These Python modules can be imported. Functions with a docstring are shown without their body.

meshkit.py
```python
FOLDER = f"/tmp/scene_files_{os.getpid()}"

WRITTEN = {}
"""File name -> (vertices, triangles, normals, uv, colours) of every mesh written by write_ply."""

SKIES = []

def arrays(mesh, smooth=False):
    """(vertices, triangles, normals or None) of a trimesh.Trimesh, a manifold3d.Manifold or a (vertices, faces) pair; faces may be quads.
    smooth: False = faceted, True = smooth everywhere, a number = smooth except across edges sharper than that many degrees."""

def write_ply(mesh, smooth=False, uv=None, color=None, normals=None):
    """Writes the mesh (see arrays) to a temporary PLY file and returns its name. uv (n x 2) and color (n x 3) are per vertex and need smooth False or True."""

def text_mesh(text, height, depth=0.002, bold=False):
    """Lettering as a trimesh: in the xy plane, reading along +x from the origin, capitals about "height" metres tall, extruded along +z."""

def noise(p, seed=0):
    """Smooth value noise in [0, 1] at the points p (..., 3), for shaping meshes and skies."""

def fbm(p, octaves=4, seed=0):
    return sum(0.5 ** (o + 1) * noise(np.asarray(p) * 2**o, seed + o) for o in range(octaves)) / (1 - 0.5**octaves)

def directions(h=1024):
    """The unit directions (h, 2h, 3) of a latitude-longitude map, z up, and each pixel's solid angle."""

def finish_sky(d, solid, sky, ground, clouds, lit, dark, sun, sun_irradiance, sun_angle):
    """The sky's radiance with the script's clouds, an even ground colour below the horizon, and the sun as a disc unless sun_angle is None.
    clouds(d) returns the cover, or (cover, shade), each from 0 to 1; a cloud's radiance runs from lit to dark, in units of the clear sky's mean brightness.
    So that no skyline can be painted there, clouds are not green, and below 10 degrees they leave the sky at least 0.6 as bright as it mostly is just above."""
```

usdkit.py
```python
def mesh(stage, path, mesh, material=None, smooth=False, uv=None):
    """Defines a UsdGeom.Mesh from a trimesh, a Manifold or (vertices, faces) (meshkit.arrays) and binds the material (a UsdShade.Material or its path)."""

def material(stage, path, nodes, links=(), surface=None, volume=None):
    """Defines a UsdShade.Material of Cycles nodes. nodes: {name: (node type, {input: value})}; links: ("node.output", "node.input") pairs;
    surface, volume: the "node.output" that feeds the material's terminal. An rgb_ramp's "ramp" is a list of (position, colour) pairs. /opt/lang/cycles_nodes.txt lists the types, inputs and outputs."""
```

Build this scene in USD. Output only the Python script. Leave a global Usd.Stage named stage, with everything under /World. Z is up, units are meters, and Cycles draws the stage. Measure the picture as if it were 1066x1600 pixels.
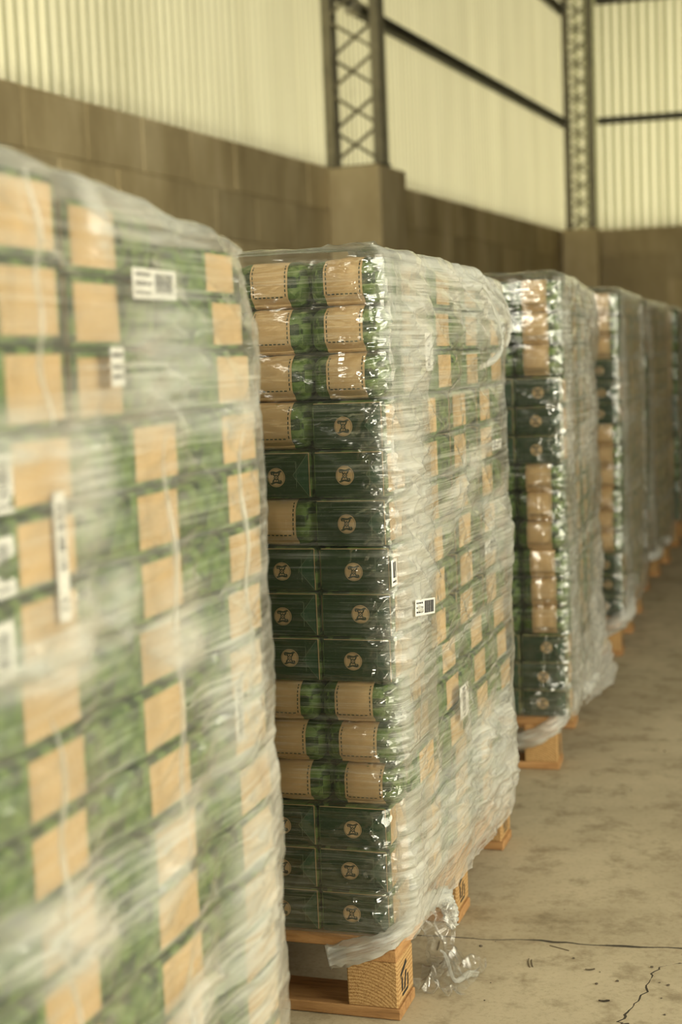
import math, random
import numpy as np, trimesh, usdkit, meshkit
import shapely
from shapely import affinity
from shapely.geometry import Polygon, LineString, Point, box as sbox
from pxr import Usd, UsdGeom, UsdLux, UsdShade, Gf, Sdf, Vt

stage = Usd.Stage.CreateInMemory()
UsdGeom.SetStageUpAxis(stage, UsdGeom.Tokens.z)
UsdGeom.SetStageMetersPerUnit(stage, 1.0)
UsdGeom.Xform.Define(stage, '/World')
UsdGeom.Scope.Define(stage, '/World/Looks')

# ------------------------------------------------------------------ camera
IMG_W = 1066
F_PX, YAW, PITCH, ROLL, CAM_H = 2300.0, math.radians(17.84), math.radians(5.9), 0.0405, 1.15
FW = np.array([-math.sin(YAW) * math.cos(PITCH), math.cos(YAW) * math.cos(PITCH), -math.sin(PITCH)])
RT = np.array([math.cos(YAW), math.sin(YAW), 0.0])
UP = np.cross(RT, FW)
CR = RT * math.cos(ROLL) - UP * math.sin(ROLL)
CU = UP * math.cos(ROLL) + RT * math.sin(ROLL)
CAM = np.array([0.0, 0.0, CAM_H])
cam = UsdGeom.Camera.Define(stage, '/World/camera')
m4 = np.eye(4)
m4[0, :3], m4[1, :3], m4[2, :3], m4[3, :3] = CR, CU, -FW, CAM
cam.AddTransformOp().Set(Gf.Matrix4d(*m4.ravel().tolist()))
cam.CreateHorizontalApertureAttr(24.0)
cam.CreateVerticalApertureAttr(36.02)
cam.CreateFocalLengthAttr(24.0 * F_PX / IMG_W)
cam.CreateFStopAttr(3.2)
cam.CreateFocusDistanceAttr(float((np.array([-0.75, 2.36, 0.7]) - CAM) @ FW))
cam.CreateClippingRangeAttr(Gf.Vec2f(0.05, 200.0))
cam.CreateExposureAttr(-0.12)

# ------------------------------------------------------------------ light
dome = UsdLux.DomeLight.Define(stage, '/World/sky')           # daylight outside, seen through the translucent wall sheets
dome.CreateColorAttr(Gf.Vec3f(1.0, 0.94, 0.71))
dome.CreateIntensityAttr(1.6)


def rect_light(name, loc, to, w, h, intensity, color):
    l = UsdLux.RectLight.Define(stage, '/World/' + name)
    z = np.array(loc, float) - np.array(to, float)
    z /= np.linalg.norm(z)
    x = np.cross([0, 0, 1.0], z)
    if np.linalg.norm(x) < 1e-6:
        x = np.array([1.0, 0, 0])
    x /= np.linalg.norm(x)
    y = np.cross(z, x)
    m = np.eye(4)
    m[0, :3], m[1, :3], m[2, :3], m[3, :3] = x, y, z, loc
    l.AddTransformOp().Set(Gf.Matrix4d(*m.ravel().tolist()))
    l.CreateWidthAttr(w); l.CreateHeightAttr(h); l.CreateIntensityAttr(intensity); l.CreateColorAttr(Gf.Vec3f(*color))
    return l


# daylight falling in through the open loading doors of the right-hand wall
rect_light('loading_door_daylight', (3.0, 1.75, 2.35), (0, 1.75, 1.75), 3.6, 2.7, 4.7, (1.0, 0.95, 0.78))
rect_light('high_window_daylight', (0.35, -6.8, 3.9), (0.0, 0, 2.0), 5.0, 2.2, 17.0, (1.0, 0.95, 0.78))  # added fill for the front faces, set high to keep out of film reflections

# ------------------------------------------------------------------ helpers
used = {}


def numbered(path):
    k = used.get(path, -1) + 1
    used[path] = k
    return path if k == 0 else f'{path}_{k:03d}'


def tag(p, label=None, cat=None, group=None, kind=None):
    p = p.GetPrim() if hasattr(p, 'GetPrim') else p
    for k, v in (('label', label), ('category', cat), ('group', group), ('kind', kind)):
        if v:
            p.SetCustomDataByKey(k, v)
    return p


def ppath(parent):
    if parent is None:
        return '/World'
    return str(parent.GetPath()) if hasattr(parent, 'GetPath') else parent


def obj(name, mesh, material, parent=None, smooth=False, uv=None):
    path = numbered(ppath(parent) + '/' + name)
    return usdkit.mesh(stage, path, mesh, material, smooth=smooth, uv=uv)


def xform(name, loc=(0, 0, 0), rotz=0.0, parent=None, tilt=None):
    x = UsdGeom.Xform.Define(stage, numbered(ppath(parent) + '/' + name))
    x.AddTranslateOp().Set(Gf.Vec3d(*map(float, loc)))
    if tilt:
        x.AddRotateXYZOp().Set(Gf.Vec3f(tilt[0], tilt[1], math.degrees(rotz)))
    elif rotz:
        x.AddRotateZOp().Set(math.degrees(rotz))
    return x


def mat(name, nodes, links=(), surface='p.BSDF'):
    return usdkit.material(stage, '/World/Looks/' + name, nodes, links, surface=surface)


def bx(x0, x1, y0, y1, z0, z1, bevel=0.0):
    if bevel <= 0:
        m = trimesh.creation.box([x1 - x0, y1 - y0, z1 - z0])
        m.apply_translation([(x0 + x1) / 2, (y0 + y1) / 2, (z0 + z1) / 2])
        return m
    b = bevel
    pts = []
    for sx in (0, 1):
        for sy in (0, 1):
            for sz in (0, 1):
                c = np.array([(x0, x1)[sx], (y0, y1)[sy], (z0, z1)[sz]], float)
                d = np.array([1 - 2 * sx, 1 - 2 * sy, 1 - 2 * sz], float) * b
                for k in range(3):
                    q = c + d
                    q[k] = c[k]
                    pts.append(q)
    return trimesh.convex.convex_hull(np.array(pts))


def cat_meshes(ms):
    return trimesh.util.concatenate(ms)


def grid_faces(nu, nv, off=0):
    i, j = np.meshgrid(np.arange(nu - 1), np.arange(nv - 1), indexing='ij')
    a = (i * nv + j).ravel() + off
    return np.stack([a, a + nv, a + nv + 1, a + 1], 1)


def quads_to_mesh(v, f):
    f = np.vstack([f[:, [0, 1, 2]], f[:, [0, 2, 3]]])
    return trimesh.Trimesh(v, f, process=False)


def tube(points, radii, sides=8, flat=1.0):
    p = np.asarray(points, float)
    t = np.gradient(p, axis=0)
    t /= np.linalg.norm(t, axis=1, keepdims=True) + 1e-12
    a = np.cross(t, np.where(np.abs(t[:, 2:]) < 0.9, [0, 0, 1.0], [1.0, 0, 0]))
    a /= np.linalg.norm(a, axis=1, keepdims=True) + 1e-12
    b = np.cross(t, a)
    ang = np.arange(sides) * 2 * np.pi / sides
    r = np.broadcast_to(np.asarray(radii, float), (len(p),))[:, None, None]
    v = p[:, None] + r * (np.cos(ang)[None, :, None] * a[:, None] * flat + np.sin(ang)[None, :, None] * b[:, None])
    i, j = np.meshgrid(np.arange(len(p) - 1), np.arange(sides), indexing='ij')
    q = np.stack([i * sides + j, i * sides + (j + 1) % sides, (i + 1) * sides + (j + 1) % sides, (i + 1) * sides + j], -1).reshape(-1, 4)
    f = np.vstack([q[:, [0, 2, 1]], q[:, [0, 3, 2]]])
    n = len(v) * 0
    v = v.reshape(-1, 3)
    c0, c1 = len(v), len(v) + 1
    v = np.vstack([v, p[:1], p[-1:]])
    k = np.arange(sides)
    last = (len(p) - 1) * sides
    f = np.vstack([f, np.stack([k * 0 + c0, k, (k + 1) % sides], 1), np.stack([k * 0 + c1, last + (k + 1) % sides, last + k], 1)])
    return trimesh.Trimesh(v, f, process=False)


def smooth_path(pts, n):
    pts = np.asarray(pts, float)
    from scipy.interpolate import CubicSpline
    d = np.r_[0, np.cumsum(np.linalg.norm(np.diff(pts, axis=0), axis=1))]
    return CubicSpline(d, pts)(np.linspace(0, d[-1], n))


# ------------------------------------------------------------------ materials
def add_primvar(m, name, vals):
    UsdGeom.PrimvarsAPI(m).CreatePrimvar(name, Sdf.ValueTypeNames.FloatArray, 'vertex').Set(Vt.FloatArray.FromNumpy(np.asarray(vals, np.float32)))


def sstep(a, b, x):
    t = np.clip((x - a) / (b - a), 0, 1)
    return t * t * (3 - 2 * t)


def simple(name, c, rough=0.6, **kw):
    return mat(name, {'p': ('principled_bsdf', {'base_color': c, 'roughness': rough, **kw})})


def grainy(name, stops, scale, vec_scale=(1, 1, 1), rough=0.75, bump=0.15, detail=5, dist=0.004, rnd=0.0, world=False, distortion=0.0, spec=0.4):
    """noise-coloured material in object (or world) space, with a fine bump and a per-object tone shift"""
    nodes = {'t': ('texture_coordinate', {}), 'g': ('geometry', {}), 'm': ('mapping', {'scale': vec_scale}),
             'n': ('noise_texture', {'scale': scale, 'detail': detail, 'roughness': 0.6, 'distortion': distortion}),
             'r': ('rgb_ramp', {'ramp': stops}), 'o': ('object_info', {}),
             'v': ('map_range', {'from_min': 0.0, 'from_max': 1.0, 'to_min': 1 - rnd, 'to_max': 1 + rnd}),
             'h': ('hsv', {}),
             'n2': ('noise_texture', {'scale': scale * 6, 'detail': 3}),
             'b': ('bump', {'strength': bump, 'distance': dist}), 'p': ('principled_bsdf', {'roughness': rough, 'specular_ior_level': spec})}
    links = [('g.position' if world else 't.object', 'm.vector'), ('m.vector', 'n.vector'), ('n.fac', 'r.fac'), ('r.color', 'h.color'),
             ('o.random', 'v.value'), ('v.result', 'h.value'), ('h.color', 'p.base_color'), ('m.vector', 'n2.vector'), ('n2.fac', 'b.height'), ('b.normal', 'p.normal')]
    return mat(name, nodes, links)


M = {}
M['kraft'] = grainy('kraft_paper', [(0.25, (0.47, 0.315, 0.145)), (0.5, (0.53, 0.36, 0.17)), (0.8, (0.58, 0.40, 0.20))], 14, (1, 1, 1), 0.62, 0.25, rnd=0.06, dist=0.003)
M['ink'] = simple('dark_green_ink', (0.018, 0.026, 0.010), 0.6)
M['deep_green'] = grainy('deep_green_print', [(0.3, (0.013, 0.030, 0.011)), (0.7, (0.021, 0.044, 0.016))], 10, (1, 1, 1), 0.42, 0.2, rnd=0.08, dist=0.003, spec=0.2)
M['flap_green'] = grainy('flap_green_print', [(0.3, (0.024, 0.066, 0.032)), (0.7, (0.034, 0.085, 0.042))], 12, (1, 1, 1), 0.42, 0.2, rnd=0.08, spec=0.2)
M['fold_line'] = simple('paper_fold_wear', (0.13, 0.17, 0.09), 0.6)
M['camo'] = mat('camouflage_print', {
    't': ('texture_coordinate', {}), 'v': ('voronoi_texture', {'scale': 52, 'metric': 'chebychev', 'feature': 'f1', 'randomness': 0.35}),
    'v2': ('voronoi_texture', {'scale': 34, 'metric': 'manhattan', 'feature': 'f1', 'randomness': 0.8}),
    's': ('separate_color', {}), 's2': ('separate_color', {}), 'a': ('math', {'math_type': 'add'}), 'h': ('math', {'math_type': 'multiply', 'value2': 0.5}),
    'r': ('rgb_ramp', {'ramp': [(0, (0.022, 0.043, 0.014)), (0.31, (0.062, 0.118, 0.022)), (0.46, (0.120, 0.190, 0.048)), (0.66, (0.062, 0.110, 0.024)), (0.76, (0.022, 0.043, 0.014))], 'interpolate': False}),
    'n2': ('noise_texture', {'scale': 30, 'detail': 3}), 'b': ('bump', {'strength': 0.2, 'distance': 0.004}),
    'p': ('principled_bsdf', {'roughness': 0.45, 'specular_ior_level': 0.25})},
    [('t.object', 'v.vector'), ('t.object', 'v2.vector'), ('v.color', 's.color'), ('v2.color', 's2.color'), ('s.r', 'a.value1'), ('s2.r', 'a.value2'), ('a.value', 'h.value1'), ('h.value', 'r.fac'),
     ('r.color', 'p.base_color'), ('t.object', 'n2.vector'), ('n2.fac', 'b.height'), ('b.normal', 'p.normal')])


def wood(name, stops, axis_scale, rnd=0.15):
    return grainy(name, stops, 9, axis_scale, 0.7, 0.35, 6, 0.003, rnd, distortion=0.6)


M['wood_x'] = wood('pallet_board_wood', [(0.25, (0.22, 0.105, 0.035)), (0.5, (0.42, 0.225, 0.085)), (0.75, (0.52, 0.30, 0.125))], (1.2, 9, 9))
M['wood_y'] = wood('pallet_stringer_wood', [(0.25, (0.28, 0.13, 0.045)), (0.5, (0.46, 0.25, 0.095)), (0.75, (0.56, 0.33, 0.14))], (9, 1.2, 9))
M['end_grain'] = mat('block_end_grain', {
    't': ('texture_coordinate', {}), 'm': ('mapping', {'location': (0.03, 0, 0.055), 'scale': (1, 0.12, 1)}),
    'w': ('wave_texture', {'wave_type': 'rings', 'rings_direction': 'spherical', 'scale': 52, 'distortion': 1.0, 'detail': 2, 'detail_scale': 1.5}),
    'r': ('rgb_ramp', {'ramp': [(0.0, (0.37, 0.21, 0.08)), (0.5, (0.52, 0.325, 0.14)), (1.0, (0.56, 0.37, 0.165))]}),
    'n': ('noise_texture', {'scale': 520, 'detail': 3}), 'r2': ('rgb_ramp', {'ramp': [(0.36, (0.50, 0.42, 0.33)), (0.52, (1, 1, 1))]}),
    'x': ('mix', {'mix_type': 'multiply', 'fac': 0.75}), 'b': ('bump', {'strength': 0.5, 'distance': 0.003}),
    'p': ('principled_bsdf', {'roughness': 0.85, 'specular_ior_level': 0.2})},
    [('t.object', 'm.vector'), ('m.vector', 'w.vector'), ('w.fac', 'r.fac'), ('t.object', 'n.vector'), ('n.fac', 'r2.fac'), ('r.color', 'x.color1'), ('r2.color', 'x.color2'), ('x.color', 'p.base_color'), ('n.fac', 'b.height'), ('b.normal', 'p.normal')])
M['stamp'] = simple('stamp_ink', (0.02, 0.017, 0.012), 0.8)
M['sticker'] = simple('label_paper', (0.78, 0.77, 0.72), 0.45)
M['sticker_ink'] = simple('label_ink', (0.05, 0.05, 0.05), 0.6)
M['steel'] = grainy('painted_steel', [(0.3, (0.15, 0.135, 0.085)), (0.7, (0.25, 0.225, 0.145))], 8, rough=0.55, rnd=0.1)
M['steel_dark'] = grainy('dark_painted_steel', [(0.3, (0.065, 0.058, 0.034)), (0.7, (0.10, 0.09, 0.055))], 8, rough=0.55)
M['bracket'] = simple('pale_bracket_steel', (0.5, 0.47, 0.36), 0.5)
M['concrete'] = mat('stained_concrete', {
    'g': ('geometry', {}), 'o': ('object_info', {}), 'm': ('mapping', {'scale': (1, 1, 0.35)}),
    'n': ('noise_texture', {'scale': 3.2, 'detail': 6, 'roughness': 0.62}),
    'r': ('rgb_ramp', {'ramp': [(0.28, (0.33, 0.258, 0.132)), (0.5, (0.46, 0.37, 0.205)), (0.72, (0.60, 0.50, 0.30))]}),
    'v': ('map_range', {'to_min': 0.86, 'to_max': 1.14}), 'h': ('hsv', {}),
    'n2': ('noise_texture', {'scale': 60, 'detail': 4}), 'b': ('bump', {'strength': 0.4, 'distance': 0.01}),
    'p': ('principled_bsdf', {'roughness': 0.9, 'specular_ior_level': 0.2})},
    [('g.position', 'm.vector'), ('m.vector', 'n.vector'), ('n.fac', 'r.fac'), ('r.color', 'h.color'), ('o.random', 'v.value'), ('v.result', 'h.value'), ('h.color', 'p.base_color'),
     ('g.position', 'n2.vector'), ('n2.fac', 'b.height'), ('b.normal', 'p.normal')])
M['floor'] = mat('worn_concrete_floor', {
    'g': ('geometry', {}), 'n': ('noise_texture', {'scale': 1.6, 'detail': 8, 'roughness': 0.66, 'distortion': 0.4}),
    'r': ('rgb_ramp', {'ramp': [(0.28, (0.30, 0.245, 0.150)), (0.45, (0.42, 0.355, 0.235)), (0.62, (0.51, 0.435, 0.295)), (0.8, (0.57, 0.49, 0.335))]}),
    'n3': ('noise_texture', {'scale': 11, 'detail': 6, 'roughness': 0.7}), 'r3': ('rgb_ramp', {'ramp': [(0.32, (0.55, 0.52, 0.47)), (0.50, (1, 1, 1))]}), 'x': ('mix', {'mix_type': 'multiply', 'fac': 0.85}),
    'n2': ('noise_texture', {'scale': 90, 'detail': 5, 'roughness': 0.7}), 'r2': ('rgb_ramp', {'ramp': [(0.32, (0.72, 0.70, 0.66)), (0.5, (1, 1, 1))]}), 'x2': ('mix', {'mix_type': 'multiply', 'fac': 0.6}),
    'b': ('bump', {'strength': 0.35, 'distance': 0.006}), 'p': ('principled_bsdf', {'roughness': 0.72, 'specular_ior_level': 0.3})},
    [('g.position', 'n.vector'), ('n.fac', 'r.fac'), ('g.position', 'n3.vector'), ('n3.fac', 'r3.fac'), ('r.color', 'x.color1'), ('r3.color', 'x.color2'),
     ('g.position', 'n2.vector'), ('n2.fac', 'r2.fac'), ('x.color', 'x2.color1'), ('r2.color', 'x2.color2'), ('x2.color', 'p.base_color'), ('n3.fac', 'b.height'), ('b.normal', 'p.normal')])
M['floor_crack'] = simple('crack_bottom', (0.05, 0.04, 0.024), 0.95)
M['sheet'] = mat('translucent_wall_sheet', {
    'o': ('object_info', {}), 'v': ('map_range', {'to_min': 0.93, 'to_max': 1.05}), 'g': ('geometry', {}), 'm': ('mapping', {'scale': (2, 2, 0.25)}),
    'n': ('noise_texture', {'scale': 2.0, 'detail': 5}), 'r': ('rgb_ramp', {'ramp': [(0.3, (0.63, 0.60, 0.43)), (0.7, (0.74, 0.71, 0.53))]}), 'h': ('hsv', {}), 'gr': ('attribute', {'attribute': 'groove_shade'}), 'gf': ('math', {'math_type': 'multiply', 'value2': 0.9}), 'gx': ('mix', {'mix_type': 'mix', 'color2': (0.20, 0.20, 0.10)}),  # shade of the rib valleys is painted into the sheet colour
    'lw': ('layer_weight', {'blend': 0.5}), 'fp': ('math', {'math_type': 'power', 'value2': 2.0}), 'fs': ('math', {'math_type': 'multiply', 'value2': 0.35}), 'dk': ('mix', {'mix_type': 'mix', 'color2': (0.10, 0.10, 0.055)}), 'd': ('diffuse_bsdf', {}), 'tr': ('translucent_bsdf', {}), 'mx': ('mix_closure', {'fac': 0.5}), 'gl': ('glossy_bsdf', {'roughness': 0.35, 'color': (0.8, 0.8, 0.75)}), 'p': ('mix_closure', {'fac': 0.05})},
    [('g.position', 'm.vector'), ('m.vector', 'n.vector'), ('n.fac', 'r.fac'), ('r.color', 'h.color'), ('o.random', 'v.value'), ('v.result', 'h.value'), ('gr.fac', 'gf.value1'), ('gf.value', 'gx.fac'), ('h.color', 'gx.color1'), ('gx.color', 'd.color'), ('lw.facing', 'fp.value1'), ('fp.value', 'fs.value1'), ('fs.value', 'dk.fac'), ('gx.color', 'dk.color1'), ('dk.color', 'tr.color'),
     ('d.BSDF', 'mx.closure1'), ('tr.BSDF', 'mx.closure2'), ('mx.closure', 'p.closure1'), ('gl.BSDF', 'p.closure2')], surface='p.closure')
M['roof'] = simple('roof_sheet', (0.10, 0.09, 0.06), 0.6)
M['straw'] = simple('dry_straw', (0.10, 0.075, 0.04), 0.8)
M['leaf'] = simple('dry_leaf', (0.045, 0.032, 0.018), 0.8)
M['pebble'] = simple('grit', (0.09, 0.07, 0.045), 0.9)


def film_material(name, base, streak, milk_gain, slope=(0.22, -0.45), gloss_rough=0.13, gloss=1.0, bump=0.35, tint=(0.80, 0.81, 0.76), path=1.0, graze=None):
    """stretch film: clear, with milky streaks where it is drawn and layered ('milk' = layers of film), hazier along its own plane, glossy"""
    N = {'uv': ('attribute', {'attribute': 'st'}), 'mk': ('attribute', {'attribute': 'milk'}), 'lw': ('layer_weight', {'blend': 0.5})}
    L = []
    for k, (ang, sc) in enumerate(((slope[0], (1.6, 150, 1)), (slope[1], (2.2, 105, 1)), (slope[0] * 0.3, (1.0, 300, 1)))):
        N[f'm{k}'] = ('mapping', {'rotation': (0, 0, ang), 'scale': sc})
        N[f'n{k}'] = ('noise_texture', {'scale': 1.0, 'detail': 3, 'roughness': 0.55, 'dimensions': '2D', 'distortion': 0.12})
        N[f'q{k}'] = ('map_range', {'from_min': 0.54, 'from_max': 0.70, 'to_min': 0.0, 'to_max': (1.0, 0.9, 0.6)[k], 'clamp': True})
        L += [('uv.vector', f'm{k}.vector'), (f'm{k}.vector', f'n{k}.vector'), (f'n{k}.fac', f'q{k}.value')]
    N['bl'] = ('noise_texture', {'scale': 5.0, 'detail': 4, 'roughness': 0.6, 'dimensions': '2D', 'distortion': 0.8})
    N['blr'] = ('map_range', {'from_min': 0.42, 'from_max': 0.72, 'to_min': 0.25, 'to_max': 1.6, 'clamp': True})
    N['s01'] = ('math', {'math_type': 'add'}); N['s012'] = ('math', {'math_type': 'add'})
    N['sb'] = ('math', {'math_type': 'multiply'}); N['ss'] = ('math', {'math_type': 'multiply', 'value2': streak})
    N['mg'] = ('math', {'math_type': 'multiply', 'value2': milk_gain}); N['mp'] = ('math', {'math_type': 'multiply'}); N['sk'] = ('math', {'math_type': 'multiply_add', 'value2': 2.2, 'value3': 0.55}); N['st'] = ('math', {'math_type': 'multiply'})
    N['pm'] = ('mapping', {'rotation': (0, 0, slope[0] * 1.4), 'scale': (2.6, 95, 1)}); N['pn'] = ('noise_texture', {'scale': 1.0, 'detail': 4, 'roughness': 0.6, 'dimensions': '2D', 'distortion': 0.2}); N['pr'] = ('map_range', {'from_min': 0.38, 'from_max': 0.68, 'to_min': 0.5, 'to_max': 1.7, 'clamp': True})
    L += [('uv.vector', 'pm.vector'), ('pm.vector', 'pn.vector'), ('pn.fac', 'pr.value'), ('mk.fac', 'mp.value1'), ('pr.result', 'mp.value2'), ('mk.fac', 'sk.value1')]; N['s3'] = ('math', {'math_type': 'add'}); N['s4'] = ('math', {'math_type': 'add', 'value2': base})
    L += [('uv.vector', 'bl.vector'), ('bl.fac', 'blr.value'), ('q0.result', 's01.value1'), ('q1.result', 's01.value2'), ('s01.value', 's012.value1'), ('q2.result', 's012.value2'),
          ('s012.value', 'sb.value1'), ('blr.result', 'sb.value2'), ('sb.value', 'st.value1'), ('sk.value', 'st.value2'), ('st.value', 'ss.value1'), ('mp.value', 'mg.value1'), ('ss.value', 's3.value1'), ('mg.value', 's3.value2'), ('s3.value', 's4.value1')]
    # optical depth t = s4 * path / cos ; opacity = 1 - exp(-t)
    N['cs'] = ('math', {'math_type': 'subtract', 'value1': 1.20}); N['iv'] = ('math', {'math_type': 'divide', 'value1': -path})
    N['od'] = ('math', {'math_type': 'multiply'}); N['ex'] = ('math', {'math_type': 'exponent'}); N['op'] = ('math', {'math_type': 'subtract', 'value1': 1.0, 'use_clamp': True})
    L += [('lw.facing', 'cs.value2'), ('cs.value', 'iv.value2'), ('iv.value', 'od.value1'), ('s4.value', 'od.value2'), ('od.value', 'ex.value1'), ('ex.value', 'op.value2')]
    # fresnel that is the same from both sides of the film
    N['f5'] = ('math', {'math_type': 'power', 'value2': 4.0}); N['fm'] = ('math', {'math_type': 'multiply_add', 'value2': 0.75 * gloss if graze is None else graze, 'value3': 0.032 * gloss, 'use_clamp': True})
    L += [('lw.facing', 'f5.value1'), ('f5.value', 'fm.value1')]
    N['bm'] = ('mapping', {'rotation': (0, 0, slope[0] * 0.7), 'scale': (9, 60, 1)}); N['bn'] = ('noise_texture', {'scale': 1.0, 'detail': 3, 'dimensions': '2D', 'distortion': 0.5}); N['bu'] = ('bump', {'strength': bump, 'distance': 0.006})
    L += [('uv.vector', 'bm.vector'), ('bm.vector', 'bn.vector'), ('bn.fac', 'bu.height')]
    N['df'] = ('diffuse_bsdf', {'color': tint}); N['tl'] = ('translucent_bsdf', {'color': tint}); N['milk'] = ('mix_closure', {'fac': 0.42})
    N['tp'] = ('transparent_bsdf', {'color': (0.985, 0.985, 0.98)}); N['thin'] = ('mix_closure', {'fac': 0.01}); N['body'] = ('mix_closure', {})
    N['gl'] = ('glossy_bsdf', {'color': (1, 1, 1), 'roughness': gloss_rough}); N['out'] = ('mix_closure', {})
    L += [('df.BSDF', 'milk.closure1'), ('tl.BSDF', 'milk.closure2'), ('tp.BSDF', 'thin.closure1'), ('milk.closure', 'thin.closure2'), ('op.value', 'body.fac'), ('thin.closure', 'body.closure1'), ('milk.closure', 'body.closure2'),
          ('bu.normal', 'gl.normal'), ('fm.value', 'out.fac'), ('body.closure', 'out.closure1'), ('gl.BSDF', 'out.closure2')]
    return mat(name, N, L, surface='out.closure')


M['film'] = film_material('stretch_film', 0.010, 0.22, 0.46)
M['film_near'] = film_material('stretch_film_near', 0.035, 0.20, 0.42)
M['film_far'] = film_material('stretch_film_far', 0.012, 0.20, 0.40)
M['shrink'] = film_material('shrink_film', 0.004, 0.012, 0.3, gloss_rough=0.10, gloss=4.2, bump=0.6, graze=1.5)
M['rope'] = film_material('gathered_film', 0.30, 0.7, 0.5, gloss_rough=0.22, gloss=0.8)
M['loose'] = film_material('loose_film', 0.04, 0.30, 0.5, gloss_rough=0.14, gloss=2.6)

# ------------------------------------------------------------------ the setting
ZW = 2.35                                    # top of the concrete wall
WA = np.array([-3.148, 5.469]); WANG = math.radians(4.68)
WD = np.array([math.sin(WANG), math.cos(WANG)]); WN = np.array([math.cos(WANG), -math.sin(WANG)])    # along the left wall, and out of it into the hall
S_END = 9.75
FANG = math.radians(5.0)                     # the end wall
FD = np.array([math.cos(FANG), math.sin(FANG)]); FN = np.array([math.sin(FANG), -math.cos(FANG)])
FA = WA + WD * S_END


def in_frame(mesh, A, D, N):
    """local (along, out, up) -> world"""
    v = np.array(mesh.vertices)
    xy = A + v[:, :1] * D + v[:, 1:2] * N
    out = trimesh.Trimesh(np.c_[xy, v[:, 2]], mesh.faces, process=False)
    if np.cross(D, N) < 0:
        out.faces = out.faces[:, ::-1]
    return out


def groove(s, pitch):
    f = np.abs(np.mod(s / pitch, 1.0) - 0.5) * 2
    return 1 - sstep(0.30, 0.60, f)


def corrugated(s0, s1, z0, z1, pitch, amp=0.012, off=0.0):
    n = int(round((s1 - s0) / pitch * 16)) + 1
    s = np.linspace(s0, s1, n)
    y = off - amp * 1.6 * groove(s, pitch)
    zz = np.linspace(z0, z1, 6)
    v = np.stack([np.repeat(s, 6), np.repeat(y, 6), np.tile(zz, n)], 1)
    return quads_to_mesh(v, grid_faces(n, 6))


def sheet_wall(name, A, D, N, s0, s1, pitch, lower_label, block_from, block_to):
    w = xform(name)
    tag(w, kind='structure', label=lower_label)
    per = 11
    s = s0
    k = 0
    while s < s1 - 0.05:
        e = min(s + pitch * per, s1)
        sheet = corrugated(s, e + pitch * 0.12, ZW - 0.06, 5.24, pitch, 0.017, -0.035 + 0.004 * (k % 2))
        groove_shade = groove(np.array(sheet.vertices)[:, 0], pitch)  # mask for the painted shade, strongest inside each groove
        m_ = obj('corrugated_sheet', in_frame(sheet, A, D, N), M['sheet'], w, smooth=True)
        add_primvar(m_, 'groove_shade', groove_shade)
        s, k = e, k + 1
    # concrete block courses that show, on a plain footing
    courses, ch, bl = 5, 0.268, 0.50
    for c in range(courses):
        z1 = ZW - c * ch
        s = block_from + (c % 2) * bl / 2
        while s < block_to:
            rr = random.Random(int(s * 100) * 31 + c)
            d = rr.uniform(-0.004, 0.004)
            obj('concrete_block', in_frame(bx(s + 0.004, min(s + bl, block_to) - 0.004, -0.20, d, z1 - ch + 0.004, z1 - (0.004 if c else 0), 0.006), A, D, N), M['concrete'], w)
            s += bl
    obj('mortar_core', in_frame(bx(s0, s1, -0.19, -0.008, 0.0, ZW - 0.01), A, D, N), M['concrete'], w)
    obj('concrete_footing', in_frame(bx(s0, s1, -0.2, 0.004, 0.0, ZW - courses * ch), A, D, N), M['concrete'], w)
    return w


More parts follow.
